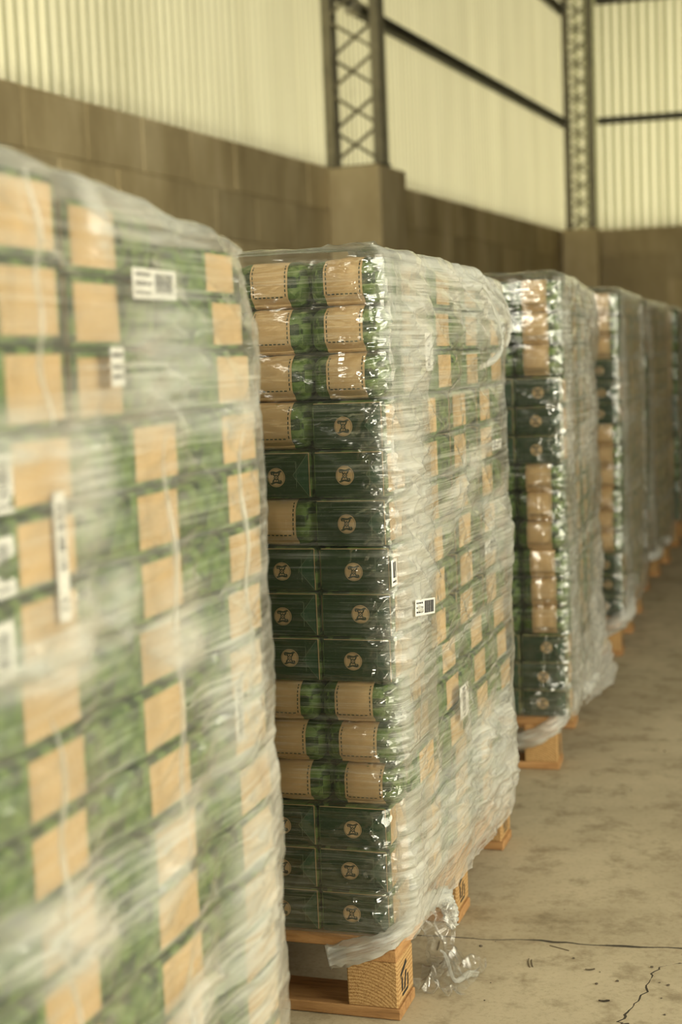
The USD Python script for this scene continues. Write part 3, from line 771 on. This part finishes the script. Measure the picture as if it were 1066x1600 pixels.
def wrap(p, fine, material, label, blobs, zb_front=0.150, zb_side=0.128, seed=1, out=0.008, general=0.0, sag=(0.0, 0.0), names=None):
    x1, x0 = LX + SHIFT[p] + out, LX + SHIFT[p] - NCOL * COLX - out
    y0, y1 = FRONTS[p] - out - 0.008, FRONTS[p] + DEPTH + out
    rad = 0.026
    P, Nn, U = loop_points(x0, x1, y0, y1, rad, fine, 0.03)
    ztop0 = ZTOP[p]
    ztop = ztop0
    cap = 0.16
    nv = int((ztop - zb_front) / fine) + 1
    nc = int(cap / (fine * 1.5))
    V = np.linspace(0, 1, nv)
    us, corner = U, 0
    u_c = U[np.argmin(np.linalg.norm(P - np.array([x1, y0]), axis=1))]       # at the aisle corner
    u_e = U[np.argmin(np.linalg.norm(P - np.array([x1, y1]), axis=1))]       # far aisle corner
    rel = U - u_c
    side = ((rel > 0) & (U <= u_e)).astype(float)
    front = (rel <= 0).astype(float)
    zb = zb_front + (zb_side - zb_front) * np.clip(rel / DEPTH, 0, 1)
    zb = zb + 0.006 * (meshkit.noise(np.c_[U * 9, U * 0, U * 0], seed + 50) - 0.5)
    low = sag[0] * sstep(0.35, 1.0, rel / DEPTH) * (1 - sstep(0, 0.5, U - u_e)) + sag[1] * np.exp(-(rel / 0.10) ** 2)
    ztop = ztop0 - low
    zz = zb[:, None] + (ztop - zb)[:, None] * V[None]
    uu = np.broadcast_to(U[:, None], zz.shape)
    ss = np.broadcast_to(rel[:, None], zz.shape)
    q = lambda a, b: np.stack([a, b, np.zeros_like(a)], -1)
    lay = np.clip(np.interp(zz, LAYER_Z[p], np.arange(6)), 0, 4.999)
    fr = np.mod(lay, 1.0)
    bulge = np.sin(np.pi * np.clip(fr, 0, 1)) ** 0.6
    amp_lay = 0.004 + 0.010 * sstep(0.0, 0.4, np.where(ss > 0, ss, 0)) * 1.0
    colp = np.mod(np.where(ss > 0, ss, 0) / COLY, 1.0)
    d = amp_lay * bulge
    d += 0.006 * np.sin(np.pi * colp) ** 0.7 * (ss > 0)
    d += 0.010 * (meshkit.noise(q(uu * 4.5, zz * 4.0) + seed, seed) - 0.35) * (ss > -0.02)
    d += 0.005 * ridged(q((uu + 0.6 * zz) * 3.2, (zz - 0.28 * uu) * 30.0), seed + 1) ** 5
    d += 0.006 * ridged(q((uu - 0.5 * zz) * 2.6, (zz + 0.5 * uu) * 17.0), seed + 2) ** 6
    d += 0.0022 * ridged(q(uu * 16.0, (zz - 0.15 * uu) * 80.0), seed + 3) ** 2
    # puckers near the aisle edge, where the film turns the corner
    near = np.exp(-((ss - 0.03) / 0.07) ** 2)
    d += near * 0.0045 * ridged(q(uu * 36.0, zz * 48.0), seed + 4) ** 2
    milk = general * sstep(-0.03, 0.04, ss)
    milk += 0.10 * side[:, None] + 0.25 * np.exp(-(fr / 0.10) ** 2) * side[:, None] + 0.18 * np.exp(-((1 - fr) / 0.08) ** 2) * side[:, None]
    milk += 0.9 * near * (meshkit.noise(q(uu * 22, zz * 9), seed + 6) ** 2) * (ss > -0.01)
    for (bs, bz, rs, rz, ang, st) in blobs:
        ca, sa = math.cos(ang), math.sin(ang)
        ds, dz = ss - bs, zz - bz
        e1, e2 = (ds * ca + dz * sa) / rs, (-ds * sa + dz * ca) / rz
        w = np.exp(-(e1 ** 2 + e2 ** 2) ** 1.5) * (0.55 + 0.9 * meshkit.noise(q((ds * ca + dz * sa) * 9, (-ds * sa + dz * ca) * 40), seed + 7))
        w = w * sstep(-0.05, 0.03, ss)
        milk += st * w
        d += 0.010 * min(st, 1.2) * np.clip(w, 0, 1.2) * (0.3 + ridged(q((ds * ca + dz * sa) * 7, (-ds * sa + dz * ca + 0.25 * ds) * 60), seed + 8) ** 2)
    d = np.maximum(d, 0.0) * (1 - 0.6 * np.exp(-((U - u_e) / 0.07) ** 2))[:, None]
    # the film is drawn in over the top
    tt = np.linspace(0, 1, nc + 1)[1:]
    soft = sstep(0.90, 1.0, V)[None]
    base_in = 0.0
    X = P[:, None, 0] + Nn[:, None, 0] * d
    Y = P[:, None, 1] + Nn[:, None, 1] * d
    Z = zz
    if sag[0] > 0.04:                              # the far top corner is rounded over
        pull = np.exp(-((U - u_e) / 0.10) ** 2)[:, None] * sstep(ztop0 - 0.20, ztop0 - 0.02, zz) * 0.030
        X -= pull * 0.3; Y -= pull
    else:
        pull = np.zeros_like(zz)
    X -= Nn[:, None, 0] * 0.004 * soft; Y -= Nn[:, None, 1] * 0.004 * soft
    uc = np.broadcast_to(U[:, None], (len(U), nc))
    tc = np.broadcast_to(tt[None], (len(U), nc))
    dn = (d[:, -1:] - 0.004)
    ang = np.minimum(tc * 3.0, 1.0) * math.pi / 2
    inn = 0.030 * (1 - np.cos(ang)) + np.maximum(tc - 1 / 3, 0) * cap
    Xc = P[:, None, 0] + Nn[:, None, 0] * (dn - inn)
    Yc = P[:, None, 1] + Nn[:, None, 1] * (dn - inn) - pull[:, -1:]
    crest = 0.007 * ridged(q(uc * 9, tc * 3), seed + 9) ** 3 + 0.005 * meshkit.noise(q(uc * 30, tc * 6), seed + 10)
    Zc = ztop[:, None] + 0.016 * np.sin(ang) + crest * np.minimum(tc * 2, 1)
    X, Y, Z = np.hstack([X, Xc]), np.hstack([Y, Yc]), np.hstack([Z, Zc])
    mk = np.hstack([milk, np.broadcast_to(milk[:, -1:], (len(U), nc)) + 0.10])
    vv = np.hstack([zz, ztop[:, None] + inn])
    nvt = nv + nc
    v = turn(p, np.stack([X, Y, Z], -1).reshape(-1, 3))
    mesh = quads_to_mesh(v, grid_faces(len(U), nvt))
    uv = np.stack([np.repeat(U, nvt), vv.ravel()], 1)
    t = xform('stretch_wrap')
    tag(t, label, 'plastic wrap', 'stretch film round the stacks')
    m = obj('film', mesh, material, t, smooth=True, uv=uv)
    add_primvar(m, 'milk', np.clip(mk, 0, 3).ravel())
    return t


def film_piece(name, mesh, material, uv, milk, parent=None):
    m = obj(name, mesh, material, parent, smooth=True, uv=uv)
    add_primvar(m, 'milk', milk)
    return m


def film_rope(name, pts, radii, parent, seed, n=70, sides=22, milk=0.6):
    path = smooth_path(pts, n)
    r = np.interp(np.linspace(0, 1, n), np.linspace(0, 1, len(radii)), radii)
    m = tube(path, r, sides, 1.0)
    v = np.array(m.vertices)
    k = n * sides
    ang = np.tile(np.arange(sides) * 2 * np.pi / sides, n); along = np.repeat(np.linspace(0, 1, n), sides)
    ax = np.repeat(path, sides, axis=0)
    fold = 0.55 + 0.75 * ridged(np.c_[along * 3, np.cos(ang + along * 3) * 3.2, np.sin(ang + along * 3) * 3.2], seed) ** 1.5
    v[:k] = ax + (v[:k] - ax) * fold[:, None]
    m = trimesh.Trimesh(v, m.faces, process=False)
    uv = np.zeros((len(v), 2)); uv[:k] = np.c_[along * 0.5, ang * 0.02]
    return film_piece(name, m, M['rope'], uv, np.full(len(v), milk), parent)


def film_flap(name, corners, parent, seed, n=60, amp=0.012, milk=0.5, material='loose', freq=(6, 22)):
    """a loose sheet spanned by four corners and crumpled"""
    a, b, c, d = (np.array(x, float) for x in corners)
    s, t = np.meshgrid(np.linspace(0, 1, n), np.linspace(0, 1, n), indexing='ij')
    S, T = s.ravel()[:, None], t.ravel()[:, None]
    v = a * (1 - S) * (1 - T) + b * S * (1 - T) + c * S * T + d * (1 - S) * T
    nn = np.cross(b - a, d - a); nn /= np.linalg.norm(nn)
    w1 = ridged(np.c_[S * freq[0], T * freq[1], S * 0], seed) ** 1.5 + 0.6 * ridged(np.c_[(S + T) * freq[1], (S - T) * freq[0], S * 0], seed + 1) ** 2 - 0.6
    v = v + nn * (w1 * amp)[:, None]
    size = np.linalg.norm(b - a), np.linalg.norm(d - a)
    edge = 0.012 * (meshkit.noise(np.c_[S * 9, T * 9, S * 0], seed + 3) - 0.5)
    v = v + (b - a) / size[0] * edge[:, None] + (d - a) / size[1] * edge[:, None]
    return v, quads_to_mesh(v, grid_faces(n, n)), np.c_[S[:, 0] * size[0], T[:, 0] * size[1]], np.full(len(v), milk)


# stickers: white paper with lines of print and a bar code
def sticker(label, c, right, up, w, h, rows, barcode_at, seed, bars=16):
    """c = centre, right/up = unit axes in the plane of the label; barcode_at = (x0, x1, y0, y1) in fractions, or None"""
    rr = random.Random(seed)
    right, up = np.array(right, float), np.array(up, float)
    right /= np.linalg.norm(right); up -= right * (up @ right); up /= np.linalg.norm(up)
    n = np.cross(right, up)
    k_ = 0.978 if c[1] < 2 else 0.974
    c = (c[0] * 1.0 + 0.7 * (1 - k_) + 0.004, c[1] * k_, 1.15 + (c[2] - 1.15) * k_)
    T = np.eye(4); T[:3, 0], T[:3, 1], T[:3, 2], T[:3, 3] = right, up, n, c
    t = xform('barcode_label')
    tag(t, label, 'label', 'white paper labels on the stacks')
    g = trimesh.creation.box([w, h, 0.0004]); g.apply_transform(T)
    obj('paper', g, M['sticker'], t)
    ink = []
    if barcode_at:
        a0, a1, b0, b1 = barcode_at
        tall = (b1 - b0) * h > (a1 - a0) * w * 1.6
        L = ((b1 - b0) * h if tall else (a1 - a0) * w)
        s = 0.0
        while s < 0.98:
            k = rr.uniform(0.35, 1.5) / (bars * 1.8)
            e = min(s + k, 1.0)
            if tall:
                ink.append(bx((a0 - .5) * w, (a1 - .5) * w, (b0 - .5) * h + s * L, (b0 - .5) * h + e * L, 0.0002, 0.0006))
            else:
                ink.append(bx((a0 - .5) * w + s * L, (a0 - .5) * w + e * L, (b0 - .5) * h, (b1 - .5) * h, 0.0002, 0.0006))
            s = e + rr.uniform(0.35, 1.3) / (bars * 1.8)
        m = cat_meshes(ink); m.apply_transform(T); obj('bar_code', m, M['sticker_ink'], t)
    if rows:
        ink = []
        for (fy, fx0, fx1, th) in rows:
            x = fx0
            while x < fx1:
                e = min(x + rr.uniform(0.03, 0.10), fx1)
                ink.append(bx((x - .5) * w, (e - .5) * w, (fy - .5) * h - th / 2, (fy - .5) * h + th / 2, 0.0002, 0.0006)); x = e + 0.025
        m = cat_meshes(ink); m.apply_transform(T); obj('print_lines', m, M['sticker_ink'], t)
    return t


P1_BLOBS = [(0.419, 1.049, 0.055, 0.068, 0, 0.8), (0.289, 1.089, 0.07, 0.026, 0.1, 0.7), (0.328, 0.883, 0.10, 0.024, -0.2, 0.6), (0.393, 0.901, 0.04, 0.037, 0, 0.7), (0.478, 0.906, 0.045, 0.039, 0, 0.7),
            (0.635, 0.86, 0.07, 0.043, 0, 0.9), (0.632, 1.317, 0.12, 0.031, 0, 0.6), (0.489, 1.308, 0.02, 0.038, 0, 1.0), (0.636, 1.149, 0.11, 0.064, 0, 0.7), (0.833, 1.102, 0.10, 0.036, 0, 0.7),
            (0.776, 0.742, 0.085, 0.086, 0, 0.9), (0.57, 0.624, 0.08, 0.038, 0.5, 0.8), (0.816, 0.457, 0.085, 0.121, 0.1, 0.9), (0.327, 0.624, 0.105, 0.036, -0.3, 1.3), (0.608, 0.43, 0.10, 0.036, 0, 0.8), (0.922, 0.629, 0.037, 0.051, 0, 0.6)]
P2_BLOBS = [(0.232, 1.193, 0.11, 0.126, 0, 0.8), (0.754, 1.264, 0.24, 0.082, 0, 0.9), (0.496, 1.307, 0.25, 0.038, 0, 0.5), (0.15, 0.897, 0.11, 0.136, 0, 0.8), (0.16, 0.758, 0.13, 0.051, 0, 0.7), (0.548, 0.884, 0.25, 0.052, 0.3, 0.5),
            (0.88, 0.747, 0.2, 0.087, 0, 0.6), (0.10, 0.652, 0.10, 0.067, 0, 0.6), (0.711, 0.28, 0.34, 0.096, 0, 1.0), (0.296, 0.256, 0.18, 0.084, 0, 0.6), (0.905, 0.152, 0.2, 0.065, 0, 0.9), (0.03, 0.506, 0.07, 0.065, 0, 0.5), (0.052, 0.206, 0.10, 0.055, 0.3, 0.8)]
P3_BLOBS = [(0.55, 0.95, 0.27, 0.174, 0, 0.7), (0.39, 1.127, 0.19, 0.112, 0, 0.6), (0.744, 0.427, 0.3, 0.16, 0, 0.6), (0.574, 0.251, 0.25, 0.098, 0, 0.9), (0.604, 1.281, 0.4, 0.078, 0, 0.5)]

P1_BLOBS = [(0.97 * a + 0.064, 1.15 + (b - 1.15) * 0.97, *r[:3], 1.7 * r[3]) for a, b, *r in P1_BLOBS]
P2_BLOBS = [(0.97 * a - 0.071, 1.15 + (b - 1.15) * 0.97, *r[:3], 1.35 * r[3]) for a, b, *r in P2_BLOBS]
w1 = wrap(0, 0.0055, M['film_near'], 'milky stretch film wrapped round the nearest stack at the left', P1_BLOBS, seed=21, general=0.06, sag=(0.05, 0.0))
w2 = wrap(1, 0.0045, M['film'], 'clear streaky stretch film round the second stack with a gathered knot at its top', P2_BLOBS, seed=33, general=0.07, zb_side=0.100, sag=(0.022, 0.0))
w3 = wrap(2, 0.008, M['film_far'], 'stretch film round the third stack with a flared lower hem', P3_BLOBS, seed=47, general=0.06, sag=(0.02, 0.0))
w4 = wrap(3, 0.011, M['film_far'], 'stretch film round the fourth stack, tied off white at its bottom corner', [], seed=58, general=0.05)
w5 = wrap(4, 0.014, M['film_far'], 'dim stretch film round the fifth stack near the far end of the row', [], seed=63, general=0.04)
wrap(5, 0.02, M['film_far'], 'stretch film round the farthest stack at the right edge', [], seed=71, general=0.1)

# upright ridges where the film is pleated over each column of the nearest stack
for k, (y, za, zb_) in enumerate(((1.155, 0.52, 0.84), (1.17, 1.10, 1.33), (1.425, 0.62, 1.08), (1.635, 0.70, 1.07), (1.41, 0.30, 0.52))):
    zs = np.linspace(za, zb_, 9)
    film_rope('film_pleat', [(-0.648 + 0.004 * math.sin(j * 2.1 + k), y + 0.004 * math.sin(j * 1.3 + k), z) for j, z in enumerate(zs)], [0.001, 0.0025, 0.002, 0.0028, 0.001], w1, 60 + k, n=50, sides=8, milk=0.1)

# gathered film: the twisted ends, tails and knots that belong to each wrap
film_rope('twisted_hem', [(-0.815, 2.352, 0.108), (-0.76, 2.350, 0.126), (-0.705, 2.350, 0.150), (-0.682, 2.42, 0.160), (-0.676, 2.54, 0.150), (-0.668, 2.63, 0.128)], [0.020, 0.017, 0.014, 0.013, 0.014, 0.017], w2, 4)
film_rope('hanging_tail', [(-0.668, 2.60, 0.135), (-0.660, 2.62, 0.115), (-0.657, 2.62, 0.09), (-0.650, 2.612, 0.078)], [0.012, 0.013, 0.014, 0.009], w2, 6, n=40)
film_rope('top_knot', [(-0.70, 2.88, 1.298), (-0.672, 2.97, 1.312), (-0.655, 3.05, 1.305), (-0.648, 3.18, 1.262), (-0.645, 3.29, 1.21), (-0.648, 3.26, 1.165)], [0.007, 0.013, 0.008, 0.006, 0.009, 0.004], w2, 9, n=90)
film_rope('film_strand', [(-0.668, 2.98, 1.308), (-0.652, 3.06, 1.285), (-0.646, 3.14, 1.235), (-0.646, 3.20, 1.17), (-0.650, 3.12, 1.135), (-0.655, 3.02, 1.12)], [0.008, 0.005, 0.006, 0.005, 0.006, 0.003], w2, 10, n=80)
film_rope('film_strand', [(-0.660, 3.03, 1.300), (-0.648, 3.16, 1.285), (-0.646, 3.27, 1.25), (-0.65, 3.33, 1.20)], [0.005, 0.004, 0.005, 0.003], w2, 11, n=60)
v, m, uv, mk = film_flap('flap', [(-0.690, 2.60, 0.004), (-0.600, 2.52, 0.006), (-0.655, 2.60, 0.135), (-0.690, 2.52, 0.135)], w2, 12, n=70, amp=0.014, milk=0.05, freq=(2.5, 6))
t_loose = xform('film_scrap')
tag(t_loose, 'crumpled loose tail of clear film lying on the floor by the stamped block', 'film scrap')
mesh_v = np.maximum(v, [-9, -9, 0.003])
film_piece('hanging_sheet', trimesh.Trimesh(mesh_v, m.faces, process=False), M['loose'], uv, mk, t_loose)
v, m, uv, mk = film_flap('flap', [(-0.70, 2.49, 0.012), (-0.615, 2.46, 0.012), (-0.575, 2.565, 0.018), (-0.66, 2.65, 0.020)], w2, 15, n=70, amp=0.022, milk=0.0, freq=(2.5, 5))
film_piece('lying_sheet', trimesh.Trimesh(np.maximum(v, [-9, -9, 0.003]), m.faces, process=False), M['loose'], uv, mk, t_loose)
film_rope('twisted_edge', [(-0.665, 2.56, 0.05), (-0.645, 2.545, 0.028), (-0.625, 2.52, 0.012), (-0.612, 2.535, 0.016), (-0.592, 2.545, 0.016)], [0.002, 0.003, 0.003, 0.005, 0.006], t_loose, 18, n=50, sides=14, milk=0.2)

film_rope('twisted_hem', [(-0.85, 3.94, 0.070), (-0.76, 3.938, 0.085), (-0.69, 3.94, 0.118), (-0.665, 4.02, 0.150), (-0.655, 4.20, 0.165), (-0.65, 4.40, 0.17)], [0.020, 0.020, 0.022, 0.026, 0.030, 0.03], w3, 24)
v, m, uv, mk = film_flap('flap', [(-0.655, 4.15, 0.30), (-0.665, 4.80, 0.32), (-0.600, 4.72, 0.10), (-0.625, 4.28, 0.11)], w3, 27, n=60, amp=0.018, milk=0.25, freq=(1.5, 7))
film_piece('flared_hem', m, M['film'], uv, mk + 0.5, w3)
film_rope('twisted_hem', [(-0.86, 5.485, 0.085), (-0.76, 5.482, 0.10), (-0.69, 5.485, 0.135), (-0.668, 5.60, 0.185), (-0.66, 5.85, 0.24)], [0.025, 0.026, 0.026, 0.024, 0.022], w4, 31)
film_rope('twisted_hem', [(-0.80, 7.005, 0.16), (-0.73, 7.0, 0.165), (-0.70, 7.10, 0.17), (-0.69, 7.5, 0.175)], [0.02, 0.02, 0.02, 0.02], w5, 35)


# shrink film that holds each layer of packs together, crinkled and shiny at the aisle corner
def shrink(p, layer, fine, label):
    x1, y0 = LX + SHIFT[p] + 0.003 + LAYER_DX[p][layer], FRONTS[p] - 0.009
    z0, z1 = LAYER_Z[p][4 - layer] + 0.003, LAYER_Z[p][5 - layer] - 0.003
    P, Nn, U = loop_points(x1 - 2.05 * COLX, x1, y0, y0 + 1.3 * COLY, 0.027, fine, 0.5)
    cu = U[np.argmin(np.linalg.norm(P - np.array([x1, y0]), axis=1))]
    keep = U < cu + 1.15 * COLY
    P, Nn, U = P[keep], Nn[keep], U[keep] - cu
    zz = np.linspace(z0, z1, int((z1 - z0) / fine) + 1)
    uu, zz = np.meshgrid(U, zz, indexing='ij')
    q = lambda a, b: np.stack([a, b, np.zeros_like(a)], -1)
    sd = p * 17 + layer * 5
    near = np.exp(-((uu + 0.012) / 0.036) ** 2)
    d = 0.0012 * ridged(q(uu * 10, zz * 30), sd) ** 2
    d += near * (0.0090 * ridged(q(uu * 34 + zz * 22, zz * 38 - uu * 17), sd + 1) ** 2 + 0.0045 * ridged(q(uu * 82 - zz * 40, zz * 76 + uu * 31), sd + 2) ** 2)
    d += 0.004 * ridged(q(uu * 9 + 3, (zz + 0.2 * uu) * 7), sd + 3) ** 8
    row = np.mod((zz - z0) / (z1 - z0) * 3, 1.0)
    d += 0.002 * np.sin(np.pi * row) ** 0.5
    X = P[:, None, 0] + Nn[:, None, 0] * d; Y = P[:, None, 1] + Nn[:, None, 1] * d
    v = turn(p, np.stack([X, Y, zz], -1).reshape(-1, 3))
    m = obj('shrink_film', quads_to_mesh(v, grid_faces(len(U), zz.shape[1])), M['shrink'], smooth=True, uv=np.c_[uu.ravel(), zz.ravel()])
    add_primvar(m, 'milk', (0.25 * near * meshkit.noise(q(uu * 50, zz * 50), sd)).ravel())
    tag(m, label, 'plastic film', 'shrink film round layers of packs')


LAYER_WORD = ['top', 'second', 'middle', 'fourth', 'bottom']
for p, fine in ((1, 0.0032), (2, 0.005), (3, 0.007), (4, 0.009)):
    for l in range(5):
        shrink(p, l, fine, f'crinkled shiny shrink film round the {LAYER_WORD[l]} layer of the {NAMES[p]}')

# stickers under the film
SIDE_R, SIDE_U = (0, 1, 0), (0, 0, 1)
XS = LX + 0.009
sticker('white bar code label high on the nearest stack, below its top edge', (XS + 0.004, 1.490, 1.240), SIDE_R, SIDE_U, 0.110, 0.032, [(0.8, 0.08, 0.40, 0.004), (0.5, 0.08, 0.42, 0.004), (0.2, 0.08, 0.40, 0.004)], (0.50, 0.92, 0.2, 0.85), 1)
sticker('small white label in the gap beside the second column of the nearest stack', (XS + 0.002, 1.392, 1.152), SIDE_R, SIDE_U, 0.030, 0.040, [(0.8, 0.1, 0.9, 0.004), (0.5, 0.1, 0.9, 0.004), (0.25, 0.1, 0.9, 0.004)], None, 2)
for k, (y, z, lab) in enumerate(((1.151, 1.052, 'white bar code label at the left edge, uppermost of three in a column'), (1.144, 0.978, 'white bar code label at the left edge, middle one of three in a column'), (1.135, 0.902, 'white bar code label at the left edge, lowest of three in a column'))):
    sticker(lab, (XS, y, z), SIDE_R, SIDE_U, 0.042, 0.052, [(0.12, 0.2, 0.8, 0.003)], (0.35, 0.78, 0.25, 0.88), 5 + k, 12)
sticker('long upright white label with printed code on the left of the nearest stack', (XS + 0.006, 1.243, 0.974), SIDE_R, SIDE_U, 0.022, 0.122, [(0.16, 0.25, 0.8, 0.003), (0.1, 0.25, 0.8, 0.003)], (0.25, 0.8, 0.40, 0.95), 9, 9)
sticker('narrow upright bar code label on the right edge of the nearest stack', (XS + 0.006, 1.670, 0.722), SIDE_R, SIDE_U, 0.026, 0.078, [], (0.3, 0.8, 0.08, 0.92), 10, 18)
sticker('upright printed label on the top layer of the second stack', (XS + 0.016, 2.650, 1.158), SIDE_R, SIDE_U, 0.052, 0.068, [(0.2, .3, .6, .003)], (0.30, 0.62, 0.08, 0.92), 11, 16)
sticker('white bar code label near the corner of the second stack, mid height', (XS + 0.026, 2.520, 0.705), (0, 1, -0.13), (0, 0, 1), 0.135, 0.028, [(0.78, 0.06, 0.36, 0.003), (0.5, 0.06, 0.38, 0.003), (0.22, 0.06, 0.36, 0.003)], (0.46, 0.94, 0.12, 0.88), 12, 20)
sticker('small upright label wrapped just round the corner of the second stack', (XS + 0.002, 2.412, 0.783), SIDE_R, SIDE_U, 0.034, 0.044, [(0.15, .2, .8, .003)], (0.3, 0.8, 0.3, 0.9), 13, 12)
sticker('upright bar code label low on the side of the second stack', (XS + 0.006, 2.888, 0.446), SIDE_R, SIDE_U, 0.075, 0.066, [(0.10, .3, .6, .003)], (0.30, 0.62, 0.2, 0.95), 14, 14)
sticker('small white label at the far edge of the second stack, upper half', (XS + 0.006, 3.29, 0.945), SIDE_R, SIDE_U, 0.10, 0.022, [(0.7, 0.08, 0.9, 0.003), (0.3, 0.08, 0.6, 0.003)], None, 15)
sticker('faint bar code label at the far edge of the second stack, mid height', (XS + 0.004, 3.20, 0.725), SIDE_R, SIDE_U, 0.12, 0.028, [(0.5, .06, .36, .003)], (0.46, 0.94, 0.12, 0.88), 16, 14)


# ------------------------------------------------------------------ litter on the floor
def scatter_piece(name, label, cat, mesh, material, group=None):
    tag(obj(name, mesh, material, smooth=False), label, cat, group)


def crumb(x, y, r, seed, flat=0.5):
    m = trimesh.creation.icosphere(1, r)
    v = np.array(m.vertices)
    v *= 0.7 + 0.6 * meshkit.noise(v / r * 1.7, seed)[:, None]
    v[:, 2] *= flat
    v[:, 2] -= v[:, 2].min()
    return trimesh.Trimesh(v + [x, y, 0.0], m.faces)


def leaf_mesh(x, y, l, ang, seed):
    s = np.linspace(-1, 1, 12); t = np.linspace(-1, 1, 5)
    S, T = np.meshgrid(s, t, indexing='ij')
    w = 0.34 * (1 - S ** 2) ** 0.7 + 0.02
    P = np.stack([S, T * w, 0.10 * np.abs(T) + 0.12 * S ** 2 + 0.12 * meshkit.noise(np.stack([S * 2, T * 2, S * 0], -1), seed)], -1).reshape(-1, 3) * l / 2
    c, s_ = math.cos(ang), math.sin(ang)
    v = np.c_[P[:, 0] * c - P[:, 1] * s_ + x, P[:, 0] * s_ + P[:, 1] * c + y, P[:, 2] - P[:, 2].min()]
    f = grid_faces(12, 5)
    lo = v.copy(); v2 = v + [0, 0, 0.0006]
    m1 = quads_to_mesh(v2, f); m0 = quads_to_mesh(lo, f[:, ::-1])
    return cat_meshes([m0, m1])


def straw_mesh(pts, r=0.0009):
    return tube(smooth_path(np.array([(*p, r) for p in pts]), 10), r, 6)


scatter_piece('dry_leaf', 'small dark dry leaf on the floor below the crack', 'leaf', leaf_mesh(-0.357, 2.517, 0.020, 0.2, 1), M['leaf'])
scatter_piece('dry_leaf', 'dark leaf cut by the bottom edge of the picture', 'leaf', leaf_mesh(-0.312, 2.432, 0.019, 0.5, 2), M['leaf'])
scatter_piece('dry_leaf', 'curled dry leaf left of the crack in the floor', 'leaf', leaf_mesh(-0.40, 2.645, 0.018, 0.3, 3), M['straw'])
scatter_piece('straw', 'thin dark straw lying in front of the floor joint', 'straw', straw_mesh([(-0.492, 2.742), (-0.475, 2.735), (-0.452, 2.725)]), M['straw'])
scatter_piece('straw', 'short dark straw in the middle of the near floor, upright in view', 'straw', straw_mesh([(-0.520, 2.672), (-0.517, 2.65), (-0.511, 2.633)]), M['straw'])
scatter_piece('straw', 'short straw next to the other in the middle of the near floor', 'straw', straw_mesh([(-0.514, 2.668), (-0.510, 2.648), (-0.506, 2.636)]), M['straw'])
scatter_piece('straw', 'curved straw nearest the loose film', 'straw', straw_mesh([(-0.707, 2.72), (-0.703, 2.70), (-0.700, 2.675)]), M['straw'])
rr = random.Random(77)
for k in range(26):
    x, y = rr.uniform(-0.66, -0.16), rr.uniform(2.45, 2.76) if k < 18 else rr.uniform(2.9, 4.2)
    if k >= 18:
        x = rr.uniform(-0.5, 0.3)
    scatter_piece('grit', 'tiny dark crumb of grit on the concrete floor', 'grit', crumb(x, y, rr.uniform(0.0012, 0.0034), k), M['pebble'], 'crumbs of grit on the floor')
